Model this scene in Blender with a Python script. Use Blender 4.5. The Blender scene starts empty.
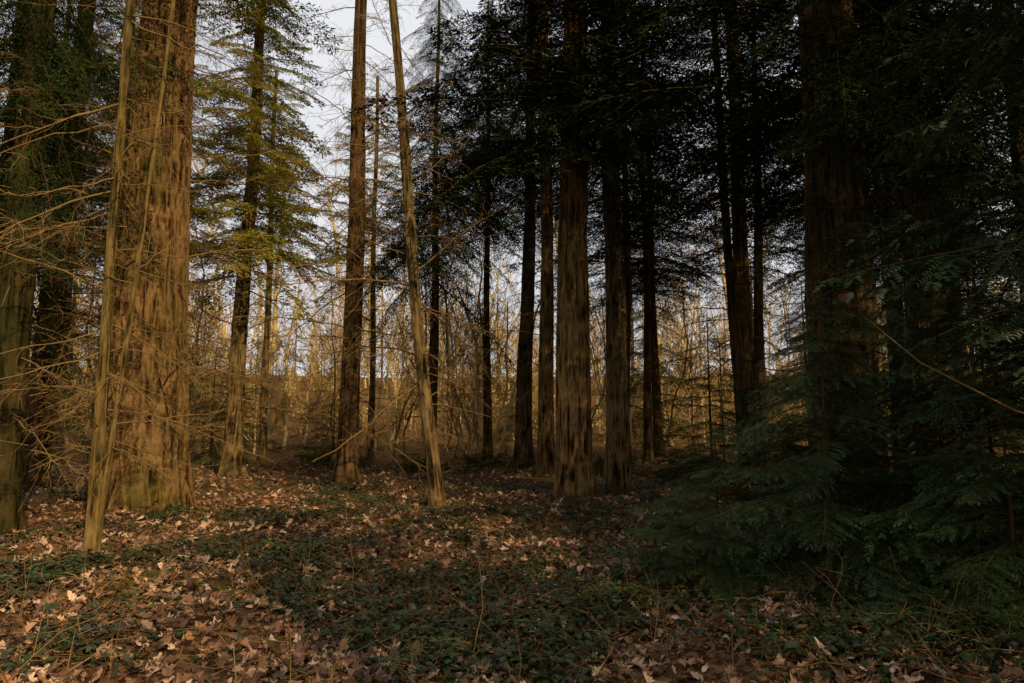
import bpy, math, numpy as np, time
from mathutils import Vector, Matrix, Euler
T0=time.time()
R = np.random.default_rng(7)
scene = bpy.context.scene
COL = scene.collection

# ------------------------------------------------------------------ helpers
def gh(x, y):
    x = np.asarray(x, float); y = np.asarray(y, float)
    hill=np.clip((np.sqrt(x*x+y*y)-45)/110,0,1)*np.clip(y/60,0,1)
    return (0.07*np.sin(x*0.55+1.3)*np.cos(y*0.42) + 0.05*np.sin(x*1.3+y*0.9)
            + 0.03*np.sin(x*2.7-y*2.1+2) + 0.25*np.sin(x*0.07+0.5)*np.sin(y*0.06)*np.clip((y-14)/20, 0, 1)
            + 12.0*hill*hill*(3-2*hill))

class MB:
    def __init__(s):
        s.v=[]; s.f=[]; s.m=[]; s.c=[]; s.n=0
    def add(s, v, f, mat=0, col=None):
        v=np.asarray(v,float).reshape(-1,3); f=np.asarray(f,int)
        s.v.append(v); s.f.append(f+s.n); s.m.append(np.full(len(f),mat) if np.isscalar(mat) else mat)
        if col is None: col=np.ones((1,3))*0.5
        s.c.append(np.asarray(col,float).reshape(-1,3)*np.ones((len(v),1)))
        s.n+=len(v)
    def pack(s):
        s.v=[np.concatenate(s.v)]; s.c=[np.concatenate(s.c)]
        s.f=[np.concatenate(s.f)]; s.m=[np.concatenate(s.m)]
        return s
    def merge(s, o, M):
        M=np.array(M); v=o.v[0]@M[:3,:3].T+M[:3,3]
        s.v.append(v); s.f.append(o.f[0]+s.n); s.m.append(o.m[0]); s.c.append(o.c[0]); s.n+=len(v)
    def mesh(s, name, mats, smooth=True):
        me=bpy.data.meshes.new(name)
        V=np.concatenate(s.v); C=np.concatenate(s.c)
        lt=np.concatenate([np.full(len(f),f.shape[1]) for f in s.f])
        li=np.concatenate([f.ravel() for f in s.f])
        me.vertices.add(len(V)); me.vertices.foreach_set('co',V.ravel())
        me.loops.add(len(li)); me.loops.foreach_set('vertex_index',li)
        me.polygons.add(len(lt))
        ls=np.concatenate([[0],np.cumsum(lt)[:-1]])
        me.polygons.foreach_set('loop_start',ls)
        me.polygons.foreach_set('loop_total',lt)
        me.polygons.foreach_set('material_index',np.concatenate(s.m).astype(int))
        me.polygons.foreach_set('use_smooth',np.full(len(lt),smooth))
        a=me.color_attributes.new('col','FLOAT_COLOR','POINT')
        a.data.foreach_set('color',np.hstack([C,np.ones((len(C),1))]).ravel())
        for m in mats: me.materials.append(m)
        me.update(calc_edges=True)
        return me

def tube(mb, pts, rad, k=4, mat=0, col=None):
    pts=np.asarray(pts,float); rad=np.asarray(rad,float); n=len(pts)
    t=np.gradient(pts,axis=0); t/=np.linalg.norm(t,axis=1)[:,None]+1e-9
    d=pts[-1]-pts[0]
    ref=np.array([1,0,0.]) if abs(d[2])>0.8*np.linalg.norm(d) else np.array([0,0,1.])
    u=np.cross(t,ref); u/=np.linalg.norm(u,axis=1)[:,None]+1e-9
    w=np.cross(t,u)
    a=np.arange(k)*2*np.pi/k
    v=pts[:,None]+rad[:,None,None]*(np.cos(a)[None,:,None]*u[:,None]+np.sin(a)[None,:,None]*w[:,None])
    i=np.arange(n-1)[:,None]*k; j=np.arange(k)[None]; j2=(j+1)%k
    f=np.stack([i+j,i+j2,i+k+j2,i+k+j],-1).reshape(-1,4)
    mb.add(v.reshape(-1,3),f,mat,col)

def vnoise(u, v, nu, seed):
    r=np.random.default_rng(seed).random((nu,1024))
    iu=np.floor(u).astype(int); iv=np.floor(v).astype(int)
    fu=u-iu; fv=v-iv; fu=fu*fu*(3-2*fu); fv=fv*fv*(3-2*fv)
    a=r[iu%nu,iv%1024]; b=r[(iu+1)%nu,iv%1024]; c=r[iu%nu,(iv+1)%1024]; d=r[(iu+1)%nu,(iv+1)%1024]
    return (a*(1-fu)+b*fu)*(1-fv)+(c*(1-fu)+d*fu)*fv

# ------------------------------------------------------------------ materials
def newmat(name):
    m=bpy.data.materials.new(name); m.use_nodes=True
    nt=m.node_tree; nt.nodes.clear()
    return m,nt,nt.nodes,nt.links
def ramp(N, stops):
    r=N.new('ShaderNodeValToRGB'); e=r.color_ramp.elements
    e[0].position=stops[0][0]; e[0].color=(*stops[0][1],1)
    e[1].position=stops[-1][0]; e[1].color=(*stops[-1][1],1)
    for p,c in stops[1:-1]:
        x=e.new(p); x.color=(*c,1)
    return r
def bark_mat(name, dark, mid, light, moss, mossamt=0.5):
    m,nt,N,L=newmat(name)
    tc=N.new('ShaderNodeTexCoord'); mp=N.new('ShaderNodeMapping'); mp.inputs['Scale'].default_value=(13,13,2.6)
    L.new(tc.outputs['Object'],mp.inputs[0])
    n1=N.new('ShaderNodeTexNoise'); n1.inputs['Scale'].default_value=2.6; n1.inputs['Detail'].default_value=6; n1.inputs['Roughness'].default_value=.78
    L.new(mp.outputs[0],n1.inputs['Vector'])
    at=N.new('ShaderNodeAttribute'); at.attribute_name='col'
    mx=N.new('ShaderNodeMath'); mx.operation='MULTIPLY_ADD'; L.new(at.outputs['Fac'],mx.inputs[0]); mx.inputs[1].default_value=.55
    hf=N.new('ShaderNodeMath'); hf.operation='MULTIPLY'; L.new(n1.outputs['Fac'],hf.inputs[0]); hf.inputs[1].default_value=.68
    L.new(hf.outputs[0],mx.inputs[2])
    rp=ramp(N,[(.46,dark),(.64,mid),(.84,light)]); L.new(mx.outputs[0],rp.inputs[0])
    n2=N.new('ShaderNodeTexNoise'); n2.inputs['Scale'].default_value=.7; n2.inputs['Detail'].default_value=6; n2.inputs['Roughness'].default_value=.65
    L.new(tc.outputs['Object'],n2.inputs['Vector'])
    r2=ramp(N,[(.42,(0,0,0)),(.68,(mossamt,)*3)]); L.new(n2.outputs['Fac'],r2.inputs[0])
    # moss tints the bark while keeping its relief visible
    ml=N.new('ShaderNodeMath'); ml.operation='MULTIPLY'; L.new(r2.outputs[0],ml.inputs[0]); L.new(mx.outputs[0],ml.inputs[1])
    m2=N.new('ShaderNodeMath'); m2.operation='MULTIPLY'; L.new(ml.outputs[0],m2.inputs[0]); m2.inputs[1].default_value=1.4; m2.use_clamp=True
    mix=N.new('ShaderNodeMixRGB'); L.new(m2.outputs[0],mix.inputs[0]); L.new(rp.outputs[0],mix.inputs[1]); mix.inputs[2].default_value=(*moss,1)
    bp=N.new('ShaderNodeBump'); bp.inputs['Strength'].default_value=1; bp.inputs['Distance'].default_value=.045; L.new(n1.outputs['Fac'],bp.inputs['Height'])
    b=N.new('ShaderNodeBsdfDiffuse'); b.inputs['Roughness'].default_value=.5
    L.new(mix.outputs[0],b.inputs['Color']); L.new(bp.outputs[0],b.inputs['Normal'])
    o=N.new('ShaderNodeOutputMaterial'); L.new(b.outputs[0],o.inputs[0]); return m
def twig_mat(name,c1,c2):
    m,nt,N,L=newmat(name)
    g=N.new('ShaderNodeNewGeometry')
    r=ramp(N,[(.1,c1),(.9,c2)]); L.new(g.outputs['Random Per Island'],r.inputs[0])
    b=N.new('ShaderNodeBsdfDiffuse'); L.new(r.outputs[0],b.inputs['Color'])
    o=N.new('ShaderNodeOutputMaterial'); L.new(b.outputs[0],o.inputs[0]); return m
def leaf_mat(name,c1,c2,trans=.3,rough=.55,useattr=False,spec=.3):
    m,nt,N,L=newmat(name)
    if useattr:
        at=N.new('ShaderNodeAttribute'); at.attribute_name='col'; c=at.outputs['Color']
    else:
        g=N.new('ShaderNodeNewGeometry'); n=N.new('ShaderNodeTexNoise'); n.inputs['Scale'].default_value=1.3; n.inputs['Detail'].default_value=2
        L.new(g.outputs['Position'],n.inputs['Vector'])
        a=N.new('ShaderNodeMath'); a.operation='MULTIPLY_ADD'; L.new(g.outputs['Random Per Island'],a.inputs[0]); a.inputs[1].default_value=.35; L.new(n.outputs['Fac'],a.inputs[2])
        r=ramp(N,[(.4,c1),(.95,c2)]); L.new(a.outputs[0],r.inputs[0]); c=r.outputs[0]
    if spec>0:
        b=N.new('ShaderNodeBsdfPrincipled'); b.inputs['Roughness'].default_value=rough; b.inputs['Specular IOR Level'].default_value=spec
        L.new(c,b.inputs['Base Color'])
    else:
        b=N.new('ShaderNodeBsdfDiffuse'); L.new(c,b.inputs['Color'])
    o=N.new('ShaderNodeOutputMaterial')
    if trans>0:
        t=N.new('ShaderNodeBsdfTranslucent'); L.new(c,t.inputs['Color'])
        mx=N.new('ShaderNodeMixShader'); mx.inputs[0].default_value=trans; L.new(b.outputs[0],mx.inputs[1]); L.new(t.outputs[0],mx.inputs[2])
        L.new(mx.outputs[0],o.inputs[0])
    else: L.new(b.outputs[0],o.inputs[0])
    return m

M_bark=bark_mat('bark_redbrown',(.010,.005,.003),(.105,.050,.018),(.26,.145,.056),(.075,.072,.016),.7)
M_barkg=bark_mat('bark_grey',(.012,.008,.004),(.095,.056,.023),(.23,.145,.060),(.065,.065,.018),.6)
M_barky=bark_mat('bark_yellow',(.025,.015,.006),(.12,.073,.024),(.28,.175,.060),(.085,.082,.020),.8)
M_barkd=bark_mat('bark_dark',(.008,.005,.003),(.058,.030,.012),(.14,.078,.034),(.028,.030,.008),.7)  # darker copy of the bark, with the shade put into its colour
M_barkm=bark_mat('bark_mossy',(.005,.005,.003),(.032,.023,.009),(.08,.052,.020),(.028,.032,.008),1.0)
M_twig=twig_mat('dead_twig',(.06,.032,.012),(.25,.155,.058))
M_twigd=twig_mat('dark_twig',(.02,.012,.006),(.07,.042,.018))
M_twigy=twig_mat('hazed_twig',(.24,.155,.058),(.58,.41,.18))  # distant trees only; warm haze and glow put into the pale colour
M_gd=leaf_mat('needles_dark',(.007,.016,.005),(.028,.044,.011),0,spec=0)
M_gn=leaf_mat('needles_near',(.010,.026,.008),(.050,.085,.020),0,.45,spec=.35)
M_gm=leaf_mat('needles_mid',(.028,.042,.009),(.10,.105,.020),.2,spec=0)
M_gy=leaf_mat('needles_yellow',(.10,.10,.012),(.38,.31,.04),.35,spec=0)
M_gold=leaf_mat('beech_leaf',(.28,.17,.045),(.58,.40,.13),.35,spec=0)  # golden beech leaves, brightened with far-off sunlit glow put into the colour
M_ivy=leaf_mat('bramble_leaf',(.008,.018,.005),(.042,.062,.014),0,.42,spec=.3)
M_litter=leaf_mat('dead_leaf',None,None,0,.6,True,.25)

def ground_mat():
    m,nt,N,L=newmat('forest_floor')
    g=N.new('ShaderNodeTexCoord')
    v=N.new('ShaderNodeTexVoronoi'); v.inputs['Scale'].default_value=14; L.new(g.outputs['Object'],v.inputs['Vector'])
    n=N.new('ShaderNodeTexNoise'); n.inputs['Scale'].default_value=3; n.inputs['Detail'].default_value=7; n.inputs['Roughness'].default_value=.7; L.new(g.outputs['Object'],n.inputs['Vector'])
    sep=N.new('ShaderNodeSeparateColor'); L.new(v.outputs['Color'],sep.inputs[0])
    a=N.new('ShaderNodeMath'); a.operation='MULTIPLY_ADD'; L.new(sep.outputs[0],a.inputs[0]); a.inputs[1].default_value=.45
    b2=N.new('ShaderNodeMath'); b2.operation='MULTIPLY'; L.new(n.outputs['Fac'],b2.inputs[0]); b2.inputs[1].default_value=.6; L.new(b2.outputs[0],a.inputs[2])
    r=ramp(N,[(.2,(.02,.010,.005)),(.45,(.08,.038,.017)),(.65,(.16,.08,.036)),(.85,(.26,.15,.068))]); L.new(a.outputs[0],r.inputs[0])
    n2=N.new('ShaderNodeTexNoise'); n2.inputs['Scale'].default_value=.35; n2.inputs['Detail'].default_value=5; L.new(g.outputs['Object'],n2.inputs['Vector'])
    r2=ramp(N,[(.52,(0,0,0)),(.62,(.75,.75,.75))]); L.new(n2.outputs['Fac'],r2.inputs[0])
    mx=N.new('ShaderNodeMixRGB'); L.new(r2.outputs[0],mx.inputs[0]); L.new(r.outputs[0],mx.inputs[1]); mx.inputs[2].default_value=(.085,.075,.015,1)
    bp=N.new('ShaderNodeBump'); bp.inputs['Strength'].default_value=1; bp.inputs['Distance'].default_value=.05; L.new(a.outputs[0],bp.inputs['Height'])
    b=N.new('ShaderNodeBsdfDiffuse')
    L.new(mx.outputs[0],b.inputs['Color']); L.new(bp.outputs[0],b.inputs['Normal'])
    o=N.new('ShaderNodeOutputMaterial'); L.new(b.outputs[0],o.inputs[0]); return m

def put(name, me, loc=(0,0,0), parent=None, mat=None):
    o=bpy.data.objects.new(name,me); COL.objects.link(o)
    if parent: o.parent=parent
    if mat is not None: o.matrix_local=mat
    else: o.location=loc
    return o
def TRS(x,y,z,rz,s): return Matrix.Translation((x,y,z))@Matrix.Rotation(rz,4,'Z')@Matrix.Scale(s,4)

# ------------------------------------------------------------------ ground
s=np.linspace(-1,1,260); ax=np.sign(s)*(np.abs(s)**2.6)*400+s*25
X,Y=np.meshgrid(ax,ax+8); Z=gh(X,Y)
n=len(ax); i=np.arange(n-1)
I,J=np.meshgrid(i,i); q=np.stack([J*n+I,J*n+I+1,(J+1)*n+I+1,(J+1)*n+I],-1).reshape(-1,4)
mb=MB(); mb.add(np.stack([X,Y,Z],-1),q)
put('ground',mb.mesh('ground',[ground_mat()]))

# ------------------------------------------------------------------ fallen leaves
def leaf_templates():
    T=[]
    for k in range(5):
        r=np.random.default_rng(50+k)
        npt=[7,9,7,9,11][k]; ys=np.linspace(0,1,npt); w=[]
        for jx,t in enumerate(ys):
            base=.36*math.sin(math.pi*min(1,t*.95+.05))**.7
            w.append(base*(1.0 if jx%2 else .42)*r.uniform(.8,1.15))
        w[0]=.03; w[-1]=.02
        V=[];F=[]
        for jx,t in enumerate(ys):
            off=.08 if jx%2 else 0
            V+= [(-w[jx],t+off,0),(0,t,0),(w[jx],t+off,0)]
        V=np.array(V); V[:,1]-=.5
        c1,c2=r.uniform(-.5,1.6),r.uniform(-.8,1.0)
        V[:,2]=c1*V[:,0]**2*1.6+c2*V[:,1]**2*.6+.05*r.normal(size=len(V))
        for jx in range(npt-1):
            a=jx*3; F+=[(a,a+1,a+4,a+3),(a+1,a+2,a+5,a+4)]
        T.append((V,np.array(F)))
    return T
LT=leaf_templates()
pal=np.array([(.30,.16,.08),(.38,.235,.135),(.20,.10,.045),(.11,.055,.026),(.48,.32,.20),(.27,.125,.05),(.15,.08,.04),(.09,.05,.028)])
def scatter_leaves(name, regions):
    mb=MB()
    for (y0,y1,dens,smin,smax) in regions:
        xm=.82*y1+1.2
        N=int((y1-y0)*2*xm*dens)
        x=R.uniform(-xm,xm,N); y=R.uniform(y0,y1,N)
        keep=np.abs(x)<.82*y+1.2
        pn=vnoise(x*.9+50,y*.9,97,3)
        keep&=(R.random(N)<.4+.9*pn)
        x=x[keep];y=y[keep];N=len(x)
        z=gh(x,y)+R.uniform(.006,.07,N)
        ti=R.integers(0,len(LT),N)
        for k,(V,F) in enumerate(LT):
            id=np.where(ti==k)[0]; M=len(id)
            if M==0: continue
            sc=R.uniform(smin,smax,M)
            a=R.uniform(0,2*np.pi,M); tx=R.normal(0,.42,M); ty=R.normal(0,.42,M)
            P=V[None]*sc[:,None,None]
            P=P+R.normal(0,.03,P.shape)*sc[:,None,None]
            zx=P[...,2]+P[...,0]*np.sin(tx)[:,None]+P[...,1]*np.sin(ty)[:,None]
            xx=P[...,0]*np.cos(a)[:,None]-P[...,1]*np.sin(a)[:,None]
            yy=P[...,0]*np.sin(a)[:,None]+P[...,1]*np.cos(a)[:,None]
            W=np.stack([xx+x[id][:,None],yy+y[id][:,None],zx+z[id][:,None]+.01],-1)
            FF=(F[None]+np.arange(M)[:,None,None]*len(V)).reshape(-1,4)
            c=pal[R.integers(0,len(pal),M)]*R.uniform(.6,1.15,(M,1))
            mb.add(W.reshape(-1,3),FF,0,np.repeat(c,len(V),0))
    return put(name,mb.mesh(name,[M_litter],smooth=False))
scatter_leaves('fallen_leaves',[(1.5,6.5,230,.05,.14),(6.5,11,115,.07,.15),(11,18,50,.09,.16),(18,30,16,.10,.18)])

# ------------------------------------------------------------------ branch templates
def dead_branch(seed, L=3.0, mat=0, tw=1.0):
    r=np.random.default_rng(seed); mb=MB()
    n=10; t=np.linspace(0,1,n)
    up=r.uniform(-.05,.25); dr=r.uniform(.15,.6); tip=r.uniform(0,.35)
    def curve(o,d,l,n,droop,wig):
        t=np.linspace(0,1,n)[:,None]
        p=o+d*l*t+np.array([0,0,-1])*droop*l*t**1.6
        w=np.cumsum(r.normal(0,wig*l/n,(n,3)),0); w[0]=0
        return p+w
    z=up*t-dr*t**1.8+tip*t**4
    main=np.stack([t*L,np.cumsum(r.normal(0,.028,n))*L*.4,z*L*.6+np.cumsum(r.normal(0,.009,n))*L],-1)
    main[0]=(0,0,0)
    tube(mb,main,.016*(1-t)**.8*L/3+.0033,4,mat)
    ns=int(r.integers(13,20))
    for k in range(ns):
        tt=r.uniform(.12,.97); i=int(tt*(n-1)); f=tt*(n-1)-i
        o=main[i]*(1-f)+main[min(i+1,n-1)]*f
        d=main[min(i+1,n-1)]-main[i-1 if i else 0]; d/=np.linalg.norm(d)
        sd=1 if r.random()<.5 else -1
        side=np.array([-d[1],d[0],0])*sd
        dd=d*r.uniform(.4,.9)+side*r.uniform(.4,1)+np.array([0,0,r.uniform(-.5,.35)]); dd/=np.linalg.norm(dd)
        l=L*r.uniform(.12,.42)*(1.15-tt)
        c=curve(o,dd,l,5,r.uniform(-.3,.4),.3)
        tube(mb,c,np.linspace(.006,.0028,5)*tw,3,mat)
        for q in range(int(r.integers(1,5))):
            j=int(r.integers(1,4)); d2=c[j+1]-c[j]; d2/=np.linalg.norm(d2)
            d2=d2+r.normal(0,.55,3); d2/=np.linalg.norm(d2)
            c2=curve(c[j],d2,l*r.uniform(.25,.6),4,r.uniform(-.2,.4),.3)
            tube(mb,c2,np.linspace(.004,.0022,4)*tw,3,mat)
    return mb.pack()

def live_branch(seed,L,step,sl,sub,subl,need,nl,nw,droop,blade=False):
    r=np.random.default_rng(seed); mb=MB()
    n=9; t=np.linspace(0,1,n)
    main=np.stack([t*L,np.cumsum(r.normal(0,.02,n))*L*.3,(.12*t-droop*t**1.7)*L],-1); main[0]=0
    tube(mb,main,.008*L*(1-t)*.8+.003,4,0)
    Q=[];T=[];W=[]
    tt=.10; sgn=1
    while tt<1.0:
        i=min(int(tt*(n-1)),n-2); f=tt*(n-1)-i
        o=main[i]*(1-f)+main[i+1]*f
        d=main[i+1]-main[i]; d/=np.linalg.norm(d)
        side=np.array([-d[1],d[0],0])*sgn; side/=np.linalg.norm(side)
        ang=r.uniform(.75,1.15)
        dd=d*math.cos(ang)+side*math.sin(ang)+np.array([0,0,r.uniform(-.22,.12)]); dd/=np.linalg.norm(dd)
        l=sl*(min(1,tt*3.5)**.6)*((1-tt)**.65)*r.uniform(.55,1.1)+subl*.5
        if r.random()<.1: l*=.3
        m=max(3,int(l/sub)); s=np.linspace(0,1,m+1)[:,None]
        dz=r.uniform(.1,.4)
        c=o+dd*l*s+np.array([0,0,-1])*dz*l*s**2+ d*l*.12*s**2
        cc=c[[0,m//2,m]]
        tube(mb,cc,np.linspace(.0035,.0018,3),3,0)
        for j in range(m+1):
            cd=(c[min(j+1,m)]-c[max(j-1,0)]); cd/=np.linalg.norm(cd)
            s2=np.cross(cd,[0,0,1]); s2/=np.linalg.norm(s2)+1e-9
            for sg in ((-1,1) if j<m else (0,)):
                e=cd*.75+s2*sg*r.uniform(.6,.9)+np.array([0,0,r.uniform(-.28,.1)]); e/=np.linalg.norm(e)
                ll=subl*(1-.55*j/m)*r.uniform(.6,1.15)
                lat=np.cross(e,[0,0,1])+r.normal(0,.25,3); lat/=np.linalg.norm(lat)
                if blade:
                    for b in range(need):
                        u=(b+.3)/need
                        sgb=1 if b%2 else -1
                        td=e*.75+lat*sgb*.6+r.normal(0,.18,3); td/=np.linalg.norm(td)
                        Q.append(c[j]+e*ll*u*.85);T.append(td*nl*r.uniform(.7,1.2));W.append(np.cross(td,[0,0,1])*nw*.5+r.normal(0,nw*.2,3))
                else:
                    for b in range(need):
                        u=(b+.5)/need; q0=c[j]+e*ll*u-np.array([0,0,.15*ll*u*u])
                        for sgb in (-1,1):
                            td=e*.55+lat*sgb+r.normal(0,.12,3); td/=np.linalg.norm(td)
                            Q.append(q0);T.append(td*nl*r.uniform(.75,1.15)*(1-.4*u));W.append(e*nw*.5)
        sgn=-sgn; tt+=step/L*r.uniform(.7,1.3)
    Q=np.array(Q);T=np.array(T);W=np.array(W);N=len(Q)
    if blade: v=np.stack([Q,Q+T*.5+W,Q+T,Q+T*.5-W],1).reshape(-1,3)
    else: v=np.stack([Q-W,Q+T*.6-W*.8,Q+T,Q+W],1).reshape(-1,3)
    mb.add(v,np.arange(4*N).reshape(-1,4),1)
    return mb.pack()

bDEAD=[dead_branch(100+k,tw=1.2) for k in range(8)]
bNEAR=[live_branch(200+k,1.8,.055,.75,.042,.13,6,.026,.008,[.25,.4,.5,.3][k]) for k in range(4)]
bFAR=[live_branch(300+k,3.4,.13,1.25,.13,.24,4,.13,.026,[.2,.3,.45,.55,.35][k],True) for k in range(5)]
bTUF=[live_branch(320+k,3.4,.15,1.1,.14,.26,4,.17,.055,[.2,.3,.4,.3][k],True) for k in range(4)]
def bmat(p,az,pitch,roll,s):
    return Matrix.Translation(Vector(p))@Euler((0,0,az)).to_matrix().to_4x4()@Euler((0,-pitch,0)).to_matrix().to_4x4()@Euler((roll,0,0)).to_matrix().to_4x4()@Matrix.Scale(s,4)
def crown_mb(seed,lib,Hc,nb,s0,s1,p0,p1,r0=.12,power=1.0,jit=.25):
    r=np.random.default_rng(seed); mb=MB(); az=0
    for q in range(nb):
        t=((q+r.random())/nb)**power; az+=2.4+r.normal(0,.5)
        sc=(s0+(s1-s0)*t)*r.uniform(1-jit,1+jit)
        rr=r0*(1-t)
        mb.merge(lib[r.integers(len(lib))],bmat((rr*math.cos(az),rr*math.sin(az),Hc*t),az,r.uniform(p0,p1),r.uniform(-.4,.4),sc))
    return mb
def recol(lst,mats):
    out=[]
    for me in lst:
        c=me.copy()
        for i,m in enumerate(mats): c.materials[i]=m
        out.append(c)
    return out
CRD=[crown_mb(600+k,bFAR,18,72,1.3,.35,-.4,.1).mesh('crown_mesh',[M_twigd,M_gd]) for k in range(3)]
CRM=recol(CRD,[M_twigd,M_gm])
CRY=[crown_mb(605+k,bTUF,17,64,1.15,.35,-.45,.25).mesh('yellow_crown_mesh',[M_twig,M_gy]) for k in range(2)]
CRS=[crown_mb(610,bFAR,10,70,.85,.2,-.75,-.2,.08).mesh('spruce_crown_mesh',[M_twigd,M_gd])]
DE=[crown_mb(620+k,bDEAD,9,38,1.0,.6,-.45,.35,.18,jit=.5).mesh('dead_branches_mesh',[M_twig]) for k in range(4)]
DEd=recol(DE,[M_twigd])
SAPN=[crown_mb(640+k,bNEAR,3.4,58,1.05,.22,-.35,.35,.03,power=1.0).mesh('hemlock_crown_mesh',[M_twigd,M_gn]) for k in range(2)]
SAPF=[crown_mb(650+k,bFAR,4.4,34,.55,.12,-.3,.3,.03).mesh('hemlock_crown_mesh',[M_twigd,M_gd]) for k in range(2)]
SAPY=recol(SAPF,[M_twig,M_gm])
NEARM=[b.mesh('hemlock_bough_mesh',[M_twigd,M_gn]) for b in bNEAR]
FARB=[b.mesh('conifer_bough_mesh',[M_twigd,M_gd]) for b in bFAR]
DB=[b.mesh('dead_branch_mesh',[M_twig]) for b in bDEAD]

# ------------------------------------------------------------------ trees
def trunk(mb, H, r0, rtop, cfun, seed, seg, dz, flare=.45, ridge=.06, hdet=13, frq=11):
    hz=min(H,hdet); nr=int(hz/dz)
    z=np.linspace(-.25,hz,nr)
    if H>hz: z=np.concatenate([z,np.linspace(hz,H,14)[1:]])
    a=np.arange(seg)*2*np.pi/seg
    Zz,A=np.meshgrid(z,a,indexing='ij')
    zz=np.clip(Zz,0,None)
    rad=r0+(rtop-r0)*(zz/H)**.85
    rad=rad*(1+flare*np.exp(-zz/(.55*r0+.25))*(1+.35*np.cos(A*5+seed)+.2*np.cos(A*3+seed*2)))
    nu=max(12,int(2*np.pi*r0*frq))
    U=A/(2*np.pi)*nu
    wp=(vnoise(U, Zz*.9+20,nu,seed+5)-.5)*1.4
    n1=1-np.abs(2*vnoise(U+wp,Zz*1.7+40,nu,seed)-1)
    n2=1-np.abs(2*vnoise(U*2+wp,Zz*5.5+60,nu*2,seed+1)-1)
    rg=(.62*n1+.38*n2)
    big=vnoise(A/(2*np.pi)*6,Zz*.5+10,6,seed+9)-.5
    rad=rad+ridge*(rg-.6)+ .06*r0*big*2
    cx,cy=cfun(Zz)
    V=np.stack([cx+rad*np.cos(A),cy+rad*np.sin(A),Zz],-1).reshape(-1,3)
    k=seg;n=len(z); i=np.arange(n-1)[:,None]*k; j=np.arange(k)[None]; j2=(j+1)%k
    f=np.stack([i+j,i+j2,i+k+j2,i+k+j],-1).reshape(-1,4)
    cc=np.clip(rg.reshape(-1,1)*1.3-.2,0,1)*np.ones((1,3))
    mb.add(V,f,0,cc)

def tree(name,x,y,H,d0,dtop,bark,lean=(0,0),curve=0,seed=1,seg=64,dz=.12,ridge=.03,sets=(),dead=(),live=(),flare=.45,frq=11,hdet=13):
    r=np.random.default_rng(seed*13+5); ph=r.uniform(0,6)
    def cf(z):
        z=np.asarray(z,float); t=z/11.0
        return (lean[0]*t+curve*np.sin(np.clip(z,0,None)*.35)+.04*(np.sin(z*.5+ph)-math.sin(ph))*min(1,d0*3),
                lean[1]*t+.05*np.sin(z*.4+ph*2)-.05*math.sin(ph*2))
    mb=MB(); trunk(mb,H,d0/2,dtop/2,cf,seed,seg,dz,flare,ridge,hdet,frq)
    o=put(name,mb.mesh(name,[bark]),(x,y,float(gh(x,y))))
    def rz(z): return d0/2+(dtop/2-d0/2)*(min(1,z/H))**.85
    k=0
    for (lib,z0,sv,sh) in sets:
        cx,cy=cf(z0); k+=1
        tilt=Euler((-math.atan(lean[1]/11),math.atan(lean[0]/11),0)).to_matrix().to_4x4()
        put(f'boughs_{k}',lib[r.integers(len(lib))],parent=o,mat=Matrix.Translation((float(cx),float(cy),z0))@tilt@Matrix.Rotation(r.uniform(0,6.28),4,'Z')@Matrix.Diagonal((sh,sh,sv,1)))
    for (z0,z1,cnt,s0,s1,lib,p0,p1,a0,a1) in dead:
        for _ in range(cnt):
            z=r.uniform(z0,z1); az=r.uniform(a0,a1); cx,cy=cf(z); rr=rz(z)*.85; k+=1
            put(f'branch_{k}',lib[r.integers(len(lib))],parent=o,mat=bmat((float(cx)+rr*math.cos(az),float(cy)+rr*math.sin(az),z),az,r.uniform(p0,p1),r.uniform(-.6,.6),r.uniform(s0,s1)))
    for (z0,z1,cnt,s0,s1,lib,p0,p1,a0,a1) in live:
        for q in range(cnt):
            t=(q+r.random())/cnt; z=z0+(z1-z0)*t; az=r.uniform(a0,a1); cx,cy=cf(z); rr=rz(z)*.7; k+=1
            put(f'branch_{k}',lib[r.integers(len(lib))],parent=o,mat=bmat((float(cx)+rr*math.cos(az),float(cy)+rr*math.sin(az),z),az,r.uniform(p0,p1),r.uniform(-.4,.4),(s0+(s1-s0)*t)*r.uniform(.75,1.15)))
    return o
A0,A1=0,6.283
F0,F1=3.4,6.1     # boughs that hang over the side nearer the path
tree('redwood_tree',-7.75,14.6,22,1.62,.6,M_bark,seed=3,seg=340,dz=.04,ridge=.115,flare=.22,
     sets=[(CRM,12.0,.55,.9),(DE,2.5,1.05,.9)],dead=[(1.2,11.5,54,.5,1.2,DB,-.3,.35,A0,A1)])
tree('young_tree',-5.2,8.7,11,.16,.07,M_barky,seed=4,seg=40,dz=.05,ridge=.016,flare=.35,frq=26,
     dead=[(1.2,9,46,.25,.85,DB,-.6,.4,A0,A1)])
tree('young_tree',-5.16,8.72,10,.08,.04,M_barky,lean=(.62,.1),curve=.05,seed=5,seg=24,dz=.08,ridge=.008,flare=.2,frq=26,
     dead=[(1.2,9,28,.25,.65,DB,-.5,.5,A0,A1)])
tree('conifer_tree',-9.7,24,22,.66,.22,M_barkg,lean=(.2,0),seed=6,seg=72,sets=[(DE,2,1.2,.9),(CRY,7.0,.82,.95),(CRY,8.5,.7,.9)])
tree('conifer_tree',-4.75,20.0,22,.62,.25,M_barkd,seed=7,seg=72,ridge=.035,sets=[(DE,1.6,1.0,.95),(DE,4,1.1,.9),(DE,8,.9,.8)])
tree('conifer_tree',-1.5,14.4,15,.30,.14,M_barkg,lean=(-1.25,.2),curve=-.06,seed=8,seg=56,dz=.08,ridge=.022,frq=18,sets=[(DE,2.2,1.1,.75)],dead=[(1.5,10,26,.3,.75,DB,-.4,.3,A0,A1)])
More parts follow.
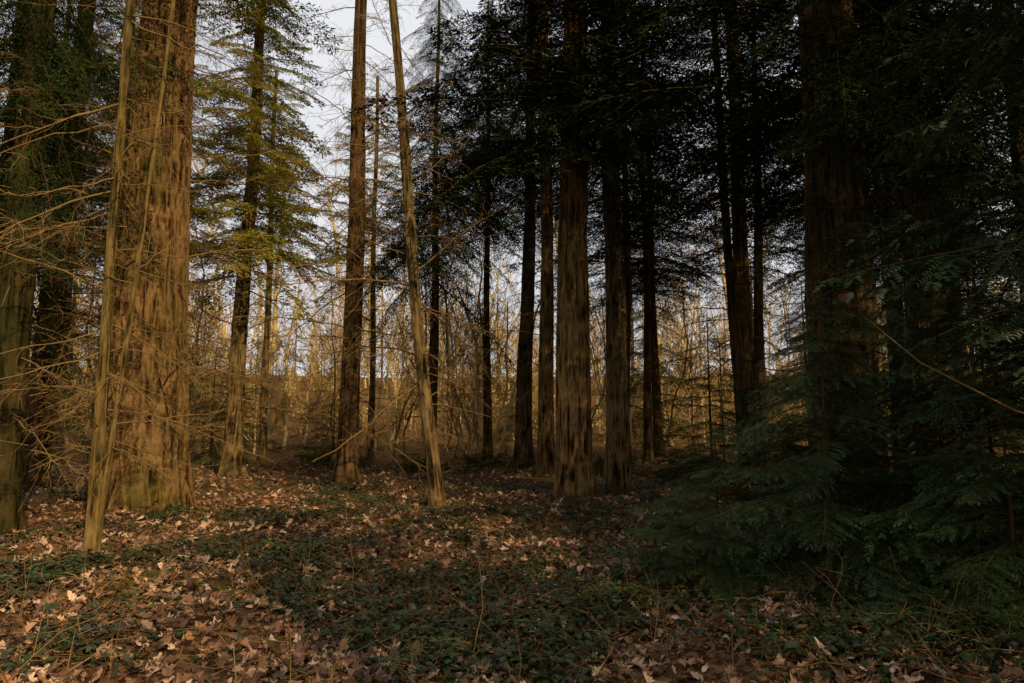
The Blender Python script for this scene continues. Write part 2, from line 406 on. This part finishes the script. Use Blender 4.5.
tree('spruce_tree',-3.05,26,20,.40,.08,M_barkd,seed=9,seg=40,ridge=.02,sets=[(DEd,1.5,.7,.5),(CRS,6.8,1.4,1.35),(CRS,8.5,1.2,1.3)])
tree('spruce_tree',-1.1,31,22,.42,.08,M_barkd,seed=22,seg=40,ridge=.02,sets=[(DEd,2.5,.7,.5),(CRS,10.5,1.2,1.5),(CRS,12,1.0,1.5)])
tree('conifer_tree',.45,27,21,.70,.25,M_barkd,lean=(.25,0),seed=10,seg=64,ridge=.035,sets=[(DEd,3,1.0,.6),(CRD,10.0,.6,1.0)])
tree('conifer_tree',1.2,24,21,.62,.25,M_bark,seed=11,seg=64,ridge=.03,sets=[(DE,3,.8,.5),(CRD,9.2,.66,1.0)])
tree('conifer_tree',1.38,15.2,21,.82,.32,M_bark,lean=(.1,0),seed=12,seg=180,dz=.05,ridge=.075,flare=.25,sets=[(DEd,4,.6,.4),(CRD,8.0,.75,1.1)],live=[(7.3,12,40,.7,1.1,FARB,-.7,0,F0,F1)])
tree('conifer_tree',2.62,17.4,21,.60,.28,M_barkg,seed=13,seg=120,dz=.07,ridge=.055,flare=.3,sets=[(DEd,3,.6,.4),(CRD,8.0,.75,1.1)],live=[(7.6,12,28,.6,1.0,FARB,-.6,0,F0,F1)])
tree('conifer_tree',7.6,22,22,.66,.25,M_bark,seed=14,seg=72,ridge=.035,sets=[(DE,3,1.0,.7),(CRD,8.4,.74,1.1)])
tree('hemlock_tree',5.65,11.6,22,1.2,.5,M_barkd,lean=(-.1,0),seed=15,seg=260,dz=.05,ridge=.10,flare=.22,sets=[(DEd,1.5,.6,.5),(CRD,7.4,.8,1.05)],live=[(5.4,9.5,32,.55,.95,FARB,-.6,0,F0,F1)])
tree('conifer_tree',9.05,14.6,22,.80,.36,M_bark,lean=(-.45,0),seed=16,seg=160,dz=.06,ridge=.07,flare=.3,sets=[(DEd,2,.9,.6),(CRD,7.2,.8,1.05)],live=[(6.4,11,26,.6,1.0,FARB,-.6,0,F0,F1)])
tree('conifer_tree',10.9,14.2,22,.45,.2,M_barkg,seed=17,seg=80,ridge=.03,sets=[(DEd,1,.8,.8),(CRD,5.5,.9,1.0)])
tree('cypress_tree',-9.95,13.2,22,.72,.3,M_barkm,lean=(.1,0),seed=18,seg=120,ridge=.06,sets=[(CRS,4.4,1.5,.8),(CRM,7.5,.8,.8)],dead=[(1,7,20,.3,.8,DB,-.5,.2,A0,A1)])
tree('conifer_tree',-8.2,11.2,20,.50,.3,M_barkm,lean=(-.1,0),seed=21,seg=90,dz=.07,ridge=.045,sets=[(CRS,6.5,1.2,.8)],dead=[(1,8,22,.3,.8,DB,-.5,.2,A0,A1)])
tree('conifer_tree',-12.8,18.5,22,.75,.25,M_barkd,lean=(.4,0),seed=19,seg=80,ridge=.04,sets=[(DE,1,1,1.1),(CRM,4,.95,.95)])
rb=np.random.default_rng(77)
midl=[(-15.5,29,.55,'y'),(-11.9,33,.4,'y'),(-7.0,34,.35,'y'),(-14.5,25,.4,'y'),(4.6,28,.42,'d'),(5.9,30,.4,'d'),(7.0,33,.5,'d'),(9.8,27,.5,'d'),(12.5,22,.55,'d'),(13.5,27,.5,'d'),(11,19,.4,'d'),(16,24,.6,'d'),(18.5,29,.6,'d'),(-18,26,.6,'m'),(-20.5,31,.6,'m'),(6.2,18.5,.28,'d'),(8.6,17.5,.25,'d')]
for k,(x,y,d,c) in enumerate(midl):
    lib={'y':CRY,'m':CRM,'d':CRD}[c]; hb={'y':9.5,'m':9,'d':7.6}[c]
    H=rb.uniform(19,22)
    tree('conifer_tree',x,y,H,d,.15,M_barkd if c=='d' else M_barkg,lean=(rb.uniform(-.3,.3),0),seed=40+k,seg=32,dz=.3,ridge=.02,
         sets=[(DEd if c=='d' else DE,2.5,.8,.6),(lib,hb,(H-hb)/18,.95)])
for k,(x,y,H,zb) in enumerate([(8.9,1.6,11,1.0),(4.6,-1.8,12,1.0),(4.3,-3.6,9,1.0),(7.6,-3,12.5,1.0),(12.5,-2,18,1.0),(14.5,4.5,22,1.2),(16,9,22,2),(14,-8,20,2)]):  # unseen trees added outside the view to shade the right and centre
    tree('hemlock_tree',x,y,H,.5,.1,M_barkd,seed=70+k,seg=32,dz=.3,ridge=.02,sets=[(CRD,zb,(H-zb)/18,.95 if H>10 else .75)])
for k,(x,y,s,sv) in enumerate([(3.3,7.3,.95,.85),(5.0,7.4,1.1,1.15),(6.4,9.2,1.3,1.5),(2.5,8.5,.7,.5),(4.3,6.0,.75,.55),(4.1,8.9,1.05,1.1),(6.6,7.0,1.1,1.2),(1.9,7.3,.5,.3),(5.3,9.6,1.2,1.35)]):
    tree('hemlock_sapling',x,y,3.4*sv,.06,.012,M_barkd,seed=90+k,seg=12,dz=.1,ridge=.004,frq=30,sets=[(SAPN,.2,sv*.98,s)])
for k,(x,y,s) in enumerate([(6.5,14.5,1.2),(4.9,16,.8),(9.6,12.5,1.2),(12.5,15,1.3),(8.2,19,1.3),(-15,17,1),(-6.6,24,.5),(10.5,10.5,1.2),(5.5,19,1.1),(7.4,12.6,1.1),(-9.5,10.6,.5)]):
    tree('hemlock_sapling',x,y,4.4*s,.09*s,.02,M_barkd,seed=100+k,seg=12,dz=.1,ridge=.004,frq=30,sets=[(SAPF,.25,s,s*1.15)])
for k,(x,y,s) in enumerate([(-7.5,29,1.0),(-11,27,1.0),(-13.5,31,1.3),(.2,36,1.0),(7.5,38,1.5)]):
    tree('young_conifer',x,y,4.4*s,.09*s,.02,M_barkd,seed=130+k,seg=12,dz=.1,ridge=.004,frq=30,sets=[(SAPY,.25,s,s*1.15)])
o=tree('hemlock_tree',7.6,6.2,18,.4,.1,M_barkd,seed=120,seg=40,dz=.2,ridge=.02,live=[(2.2,7.5,40,2.4,1.8,NEARM,-.25,.25,1.6,4.4)],sets=[(CRD,7.0,.62,.8)])
mb=MB(); tb=np.array([(0,0,1.0),(-1.4,-.5,1.15),(-2.8,-.9,1.45),(-3.9,-1.15,1.75),(-4.6,-1.2,2.1),(-5.0,-1.2,2.45)]); tube(mb,tb,np.array([.022,.018,.013,.009,.006,.003]),5)
put('bare_limb',mb.mesh('bare_limb',[M_twig]),parent=o)

# ------------------------------------------------------------------ distant forest
def bare_tree_mesh(seed,H,r0,mat,multi=1,lv=3,cn=(14,6,3),low=.3,leaves=0,wig=1.0):
    r=np.random.default_rng(seed); mb=MB(); tips=[]
    def grow(o,d,l,rad,lev):
        n=5 if lev else 9
        t=np.linspace(0,1,n)[:,None]
        w=np.cumsum(r.normal(0,.045*wig*l/ (1 if lev else 2),(n,3)),0); w[0]=0
        c=o+d*l*t+w*.6+np.array([0,0,1])*(.15*l*t**2 if lev else 0)
        tube(mb,c,np.linspace(rad,rad*.4,n),5 if lev==0 else 3)
        if lev>=2: tips.extend([c[-1],c[n//2]])
        if lev>=lv: return
        for _ in range(cn[lev]):
            tt=r.uniform(low if lev==0 else .2,1); j=min(int(tt*(n-1)),n-2)
            dd=c[j+1]-c[j]; dd/=np.linalg.norm(dd)
            p=r.normal(0,1,3); p-=dd*p.dot(dd); p/=np.linalg.norm(p)
            a=r.uniform(.4,.95); nd=dd*math.cos(a)+p*math.sin(a)
            grow(c[j],nd,l*r.uniform(.22,.40)*(1.2-.5*tt),max(rad*(1-.6*tt)*.4,.010),lev+1)
    for k in range(multi):
        a=r.uniform(0,6.28); lean=.05 if multi==1 else r.uniform(.1,.35)
        d=np.array([math.cos(a)*lean,math.sin(a)*lean,1]); d/=np.linalg.norm(d)
        grow(np.array([0,0,-.1]),d,H*r.uniform(.8,1),r0,0)
    if leaves:
        tips=np.array(tips); P=tips[r.integers(0,len(tips),leaves)]+r.normal(0,.18,(leaves,3))
        a=r.normal(0,1,(leaves,3)); a/=np.linalg.norm(a,axis=1)[:,None]; b=np.cross(a,r.normal(0,1,(leaves,3))); b/=np.linalg.norm(b,axis=1)[:,None]
        s=r.uniform(.06,.12,(leaves,1)); a*=s; b*=s*.55
        mb.add(np.stack([P-a,P+b,P+a,P-b],1).reshape(-1,3),np.arange(4*leaves).reshape(-1,4),1)
    return mb.mesh('bare_tree_mesh',[mat,M_gold])
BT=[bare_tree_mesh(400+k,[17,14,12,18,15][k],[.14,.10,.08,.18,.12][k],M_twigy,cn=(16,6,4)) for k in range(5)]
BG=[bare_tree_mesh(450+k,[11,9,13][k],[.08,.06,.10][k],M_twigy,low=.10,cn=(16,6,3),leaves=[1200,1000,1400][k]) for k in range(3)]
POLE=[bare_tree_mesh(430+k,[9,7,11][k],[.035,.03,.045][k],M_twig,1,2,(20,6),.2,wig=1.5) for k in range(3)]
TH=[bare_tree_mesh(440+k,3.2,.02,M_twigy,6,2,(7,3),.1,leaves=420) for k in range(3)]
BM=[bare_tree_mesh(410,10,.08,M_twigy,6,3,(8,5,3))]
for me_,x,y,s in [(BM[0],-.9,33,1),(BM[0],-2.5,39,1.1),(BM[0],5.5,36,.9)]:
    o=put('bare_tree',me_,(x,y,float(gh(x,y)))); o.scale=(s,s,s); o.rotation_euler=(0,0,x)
e=bpy.data.objects.new('distant_trees',None); COL.objects.link(e)
rd=np.random.default_rng(9); k=0
DC=[]
for q in range(3):
    m_=crown_mb(660+q,bTUF[:3],14,30,1.15,.25,-.4,.1); tube(m_,np.array([[0,0,-2.2],[0,0,6],[0,0,14]]),np.array([.2,.13,.03]),6,0); DC.append(m_.mesh('far_conifer_mesh',[M_twigd,M_gm]))
while k<360:
    y=rd.uniform(42,150); x=rd.uniform(-.9*y,.9*y)
    if rd.random()>(90/y): continue
    k+=1
    u=rd.random(); z=float(gh(x,y))
    con=.03 if x<.12*y else .2
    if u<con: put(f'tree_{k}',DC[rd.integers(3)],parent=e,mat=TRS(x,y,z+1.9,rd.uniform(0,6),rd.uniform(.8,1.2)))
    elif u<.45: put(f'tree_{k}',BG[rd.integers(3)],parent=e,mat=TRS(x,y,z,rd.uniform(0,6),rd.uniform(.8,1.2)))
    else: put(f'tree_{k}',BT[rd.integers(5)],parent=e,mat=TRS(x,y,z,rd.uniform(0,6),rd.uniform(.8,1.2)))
for k in range(90):
    y=rd.uniform(26,60); x=rd.uniform(-.85*y,.35*y if y<35 else .8*y)
    put(f'pole_{k}',POLE[int(rd.integers(3))],parent=e,mat=TRS(x,y,float(gh(x,y)),rd.uniform(0,6),rd.uniform(.7,1.3)))
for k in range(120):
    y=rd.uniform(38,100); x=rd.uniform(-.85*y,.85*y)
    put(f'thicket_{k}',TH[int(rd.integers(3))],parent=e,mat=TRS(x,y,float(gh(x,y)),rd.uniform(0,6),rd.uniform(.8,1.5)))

# ------------------------------------------------------------------ undergrowth
def leaf_plant(seed,nst,lst,nl,ls,up,spread):
    r=np.random.default_rng(seed); mb=MB(); Vs=[]
    base=np.array([(0,0,0),(.28,.3,.05),(.24,.65,.03),(0,1,-.08),(-.24,.65,.03),(-.28,.3,.05)])
    for k in range(nst):
        az=r.uniform(0,6.28); l=lst*r.uniform(.5,1.2); o=np.array([r.normal(0,spread),r.normal(0,spread),0])
        t=np.linspace(0,1,6)[:,None]
        d=np.array([math.cos(az),math.sin(az),0])
        c=o+d*l*t*r.uniform(.3,.9)+np.array([0,0,1])*l*up*(1.7*t-1.35*t**2*r.uniform(.7,1.2))
        w=np.cumsum(r.normal(0,.02*l,(6,3)),0); w[0]=0; c=c+w
        c[:,2]=np.maximum(c[:,2],.01)
        tube(mb,c,np.linspace(.0035,.0016,6),3,0)
        for q in range(nl):
            j=r.uniform(.15,1)*5; i=min(int(j),4); p=c[i]+(c[i+1]-c[i])*(j-i)
            a=r.uniform(0,6.28); s=ls*r.uniform(.6,1.25); el=r.uniform(-.5,.5)
            f=np.array([math.cos(a)*math.cos(el),math.sin(a)*math.cos(el),math.sin(el)])
            sd=np.cross(f,[0,0,1]); sd/=np.linalg.norm(sd); sd=sd+np.array([0,0,r.normal(0,.35)]); nrm=np.cross(sd,f)
            Vs.append(p+f*s*.15+(base[:,0:1]*sd+base[:,1:2]*f+base[:,2:3]*nrm)*s)
    V=np.concatenate(Vs); n=len(Vs)
    fa=np.array([(0,1,2,3),(0,3,4,5)])
    mb.add(V,(fa[None]+np.arange(n)[:,None,None]*6).reshape(-1,4),1)
    return mb.pack()
bBR=[leaf_plant(500+k,12,.75,12,.062,.38,.16) for k in range(5)]
bIV=[leaf_plant(520+k,12,.5,12,.068,.14,.22) for k in range(4)]
mb=MB(); k=0; tries=0
while k<820 and tries<16000:
    tries+=1
    y=5.0+15*rd.random()**1.2; x=rd.uniform(-.8*y,.8*y)
    pn=float(vnoise(np.array(x*.8+40),np.array(y*.8),91,8))
    w=1.1 if y>6.3 else .65
    if x<-.36*y: w*=.15
    if pn<.68-.35*w: continue
    k+=1
    me_=(bBR if rd.random()<.65 else bIV); me_=me_[rd.integers(len(me_))]
    mb.merge(me_,TRS(x,y,float(gh(x,y)),rd.uniform(0,6.28),rd.uniform(.55,1.25)))
for k in range(40):
    y=rd.uniform(3.4,6); x=rd.uniform(-.6*y,.75*y)
    mb.merge(bIV[rd.integers(4)],TRS(x,y,float(gh(x,y)),rd.uniform(0,6.28),rd.uniform(.4,.9)))
put('bramble_undergrowth',mb.mesh('bramble_undergrowth',[M_twig,M_ivy]))
RH=[leaf_plant(540+k,45,1.7,24,.12,.62,.45).mesh('rhododendron_mesh',[M_twigd,M_gm]) for k in range(3)]
for k,(x,y,s) in enumerate([(-5.8,25.5,.6),(-3.2,24.5,.8),(-.9,24.5,.95),(3.2,23,.95),(4.9,20,.8),(-12,22,.8),(6.4,24,1.1),(-14.5,20,.9),(10,20,1.1),(-8.6,30,.9)]):
    o=put('rhododendron_shrub',RH[k%3],(x,y,float(gh(x,y)))); o.scale=(s,s,s); o.rotation_euler=(0,0,k*1.3)
mb=MB()
for k in range(680):
    y=3.0+16*rd.random()**1.1; x=rd.uniform(-.8*y,.8*y); z=float(gh(x,y))
    az=rd.uniform(0,6.28); l=rd.uniform(.2,.9); el=rd.uniform(-.02,.2) if rd.random()<.72 else rd.uniform(.6,1.4)
    d=np.array([math.cos(az)*math.cos(el),math.sin(az)*math.cos(el),math.sin(el)])
    t=np.linspace(0,1,6)[:,None]; w=np.cumsum(rd.normal(0,.045*l,(6,3)),0); w[0]=0
    c=np.array([x,y,z+.03])+d*l*t+w; c[:,2]=np.maximum(c[:,2],gh(c[:,0],c[:,1])+.02)
    tube(mb,c,np.linspace(.0045,.002,6)*rd.uniform(.6,1.4),4)
    for q in range(3):
        j=rd.integers(1,5); d2=d+rd.normal(0,.5,3); c2=c[j]+d2*l*.35*np.linspace(0,1,4)[:,None]
        c2[:,2]=np.maximum(c2[:,2],gh(c2[:,0],c2[:,1])+.02)
        tube(mb,c2,np.linspace(.003,.0015,4),3)
put('fallen_twigs',mb.mesh('fallen_twigs',[M_twig]))

# ------------------------------------------------------------------ light, sky, camera
el=math.radians(32); S=Vector((.53,-.85,0)).normalized()
sd=Vector((S.x*math.cos(el),S.y*math.cos(el),math.sin(el)))
li=bpy.data.lights.new('sun','SUN'); li.energy=5.0; li.angle=math.radians(.5); li.color=(1,.78,.46)
lo=bpy.data.objects.new('sun',li); COL.objects.link(lo); lo.rotation_euler=sd.to_track_quat('Z','Y').to_euler()
w=bpy.data.worlds.new('World'); scene.world=w; w.use_nodes=True
nt=w.node_tree; bg=nt.nodes['Background']; sk=nt.nodes.new('ShaderNodeTexSky'); sk.sky_type='NISHITA'; sk.sun_disc=False
sk.sun_elevation=el; sk.sun_rotation=math.atan2(S.x,S.y); sk.dust_density=2.0
tc=nt.nodes.new('ShaderNodeTexCoord'); nz=nt.nodes.new('ShaderNodeTexNoise'); nz.inputs['Scale'].default_value=4; nz.inputs['Detail'].default_value=6
nt.links.new(tc.outputs['Generated'],nz.inputs['Vector'])
cr=nt.nodes.new('ShaderNodeValToRGB'); cr.color_ramp.elements[0].position=.35; cr.color_ramp.elements[0].color=(.72,.72,.72,1); cr.color_ramp.elements[1].position=.6; cr.color_ramp.elements[1].color=(.97,.97,.97,1)
nt.links.new(nz.outputs['Fac'],cr.inputs[0])
mx=nt.nodes.new('ShaderNodeMixRGB'); nt.links.new(cr.outputs[0],mx.inputs[0]); nt.links.new(sk.outputs[0],mx.inputs[1]); mx.inputs[2].default_value=(10.0,10.2,10.7,1)
nt.links.new(mx.outputs[0],bg.inputs[0]); bg.inputs[1].default_value=.085
cam=bpy.data.cameras.new('camera'); cam.lens=24; cam.sensor_width=36; cam.clip_end=2000; cam.clip_start=.05
co=bpy.data.objects.new('camera',cam); COL.objects.link(co); co.location=(0,0,1.6+float(gh(0,0))); co.rotation_euler=(math.radians(90+7),0,0)
scene.camera=co
scene.view_settings.view_transform='Standard'; scene.view_settings.look='None'; scene.view_settings.exposure=0
print('objects',len(bpy.data.objects),time.time()-T0)
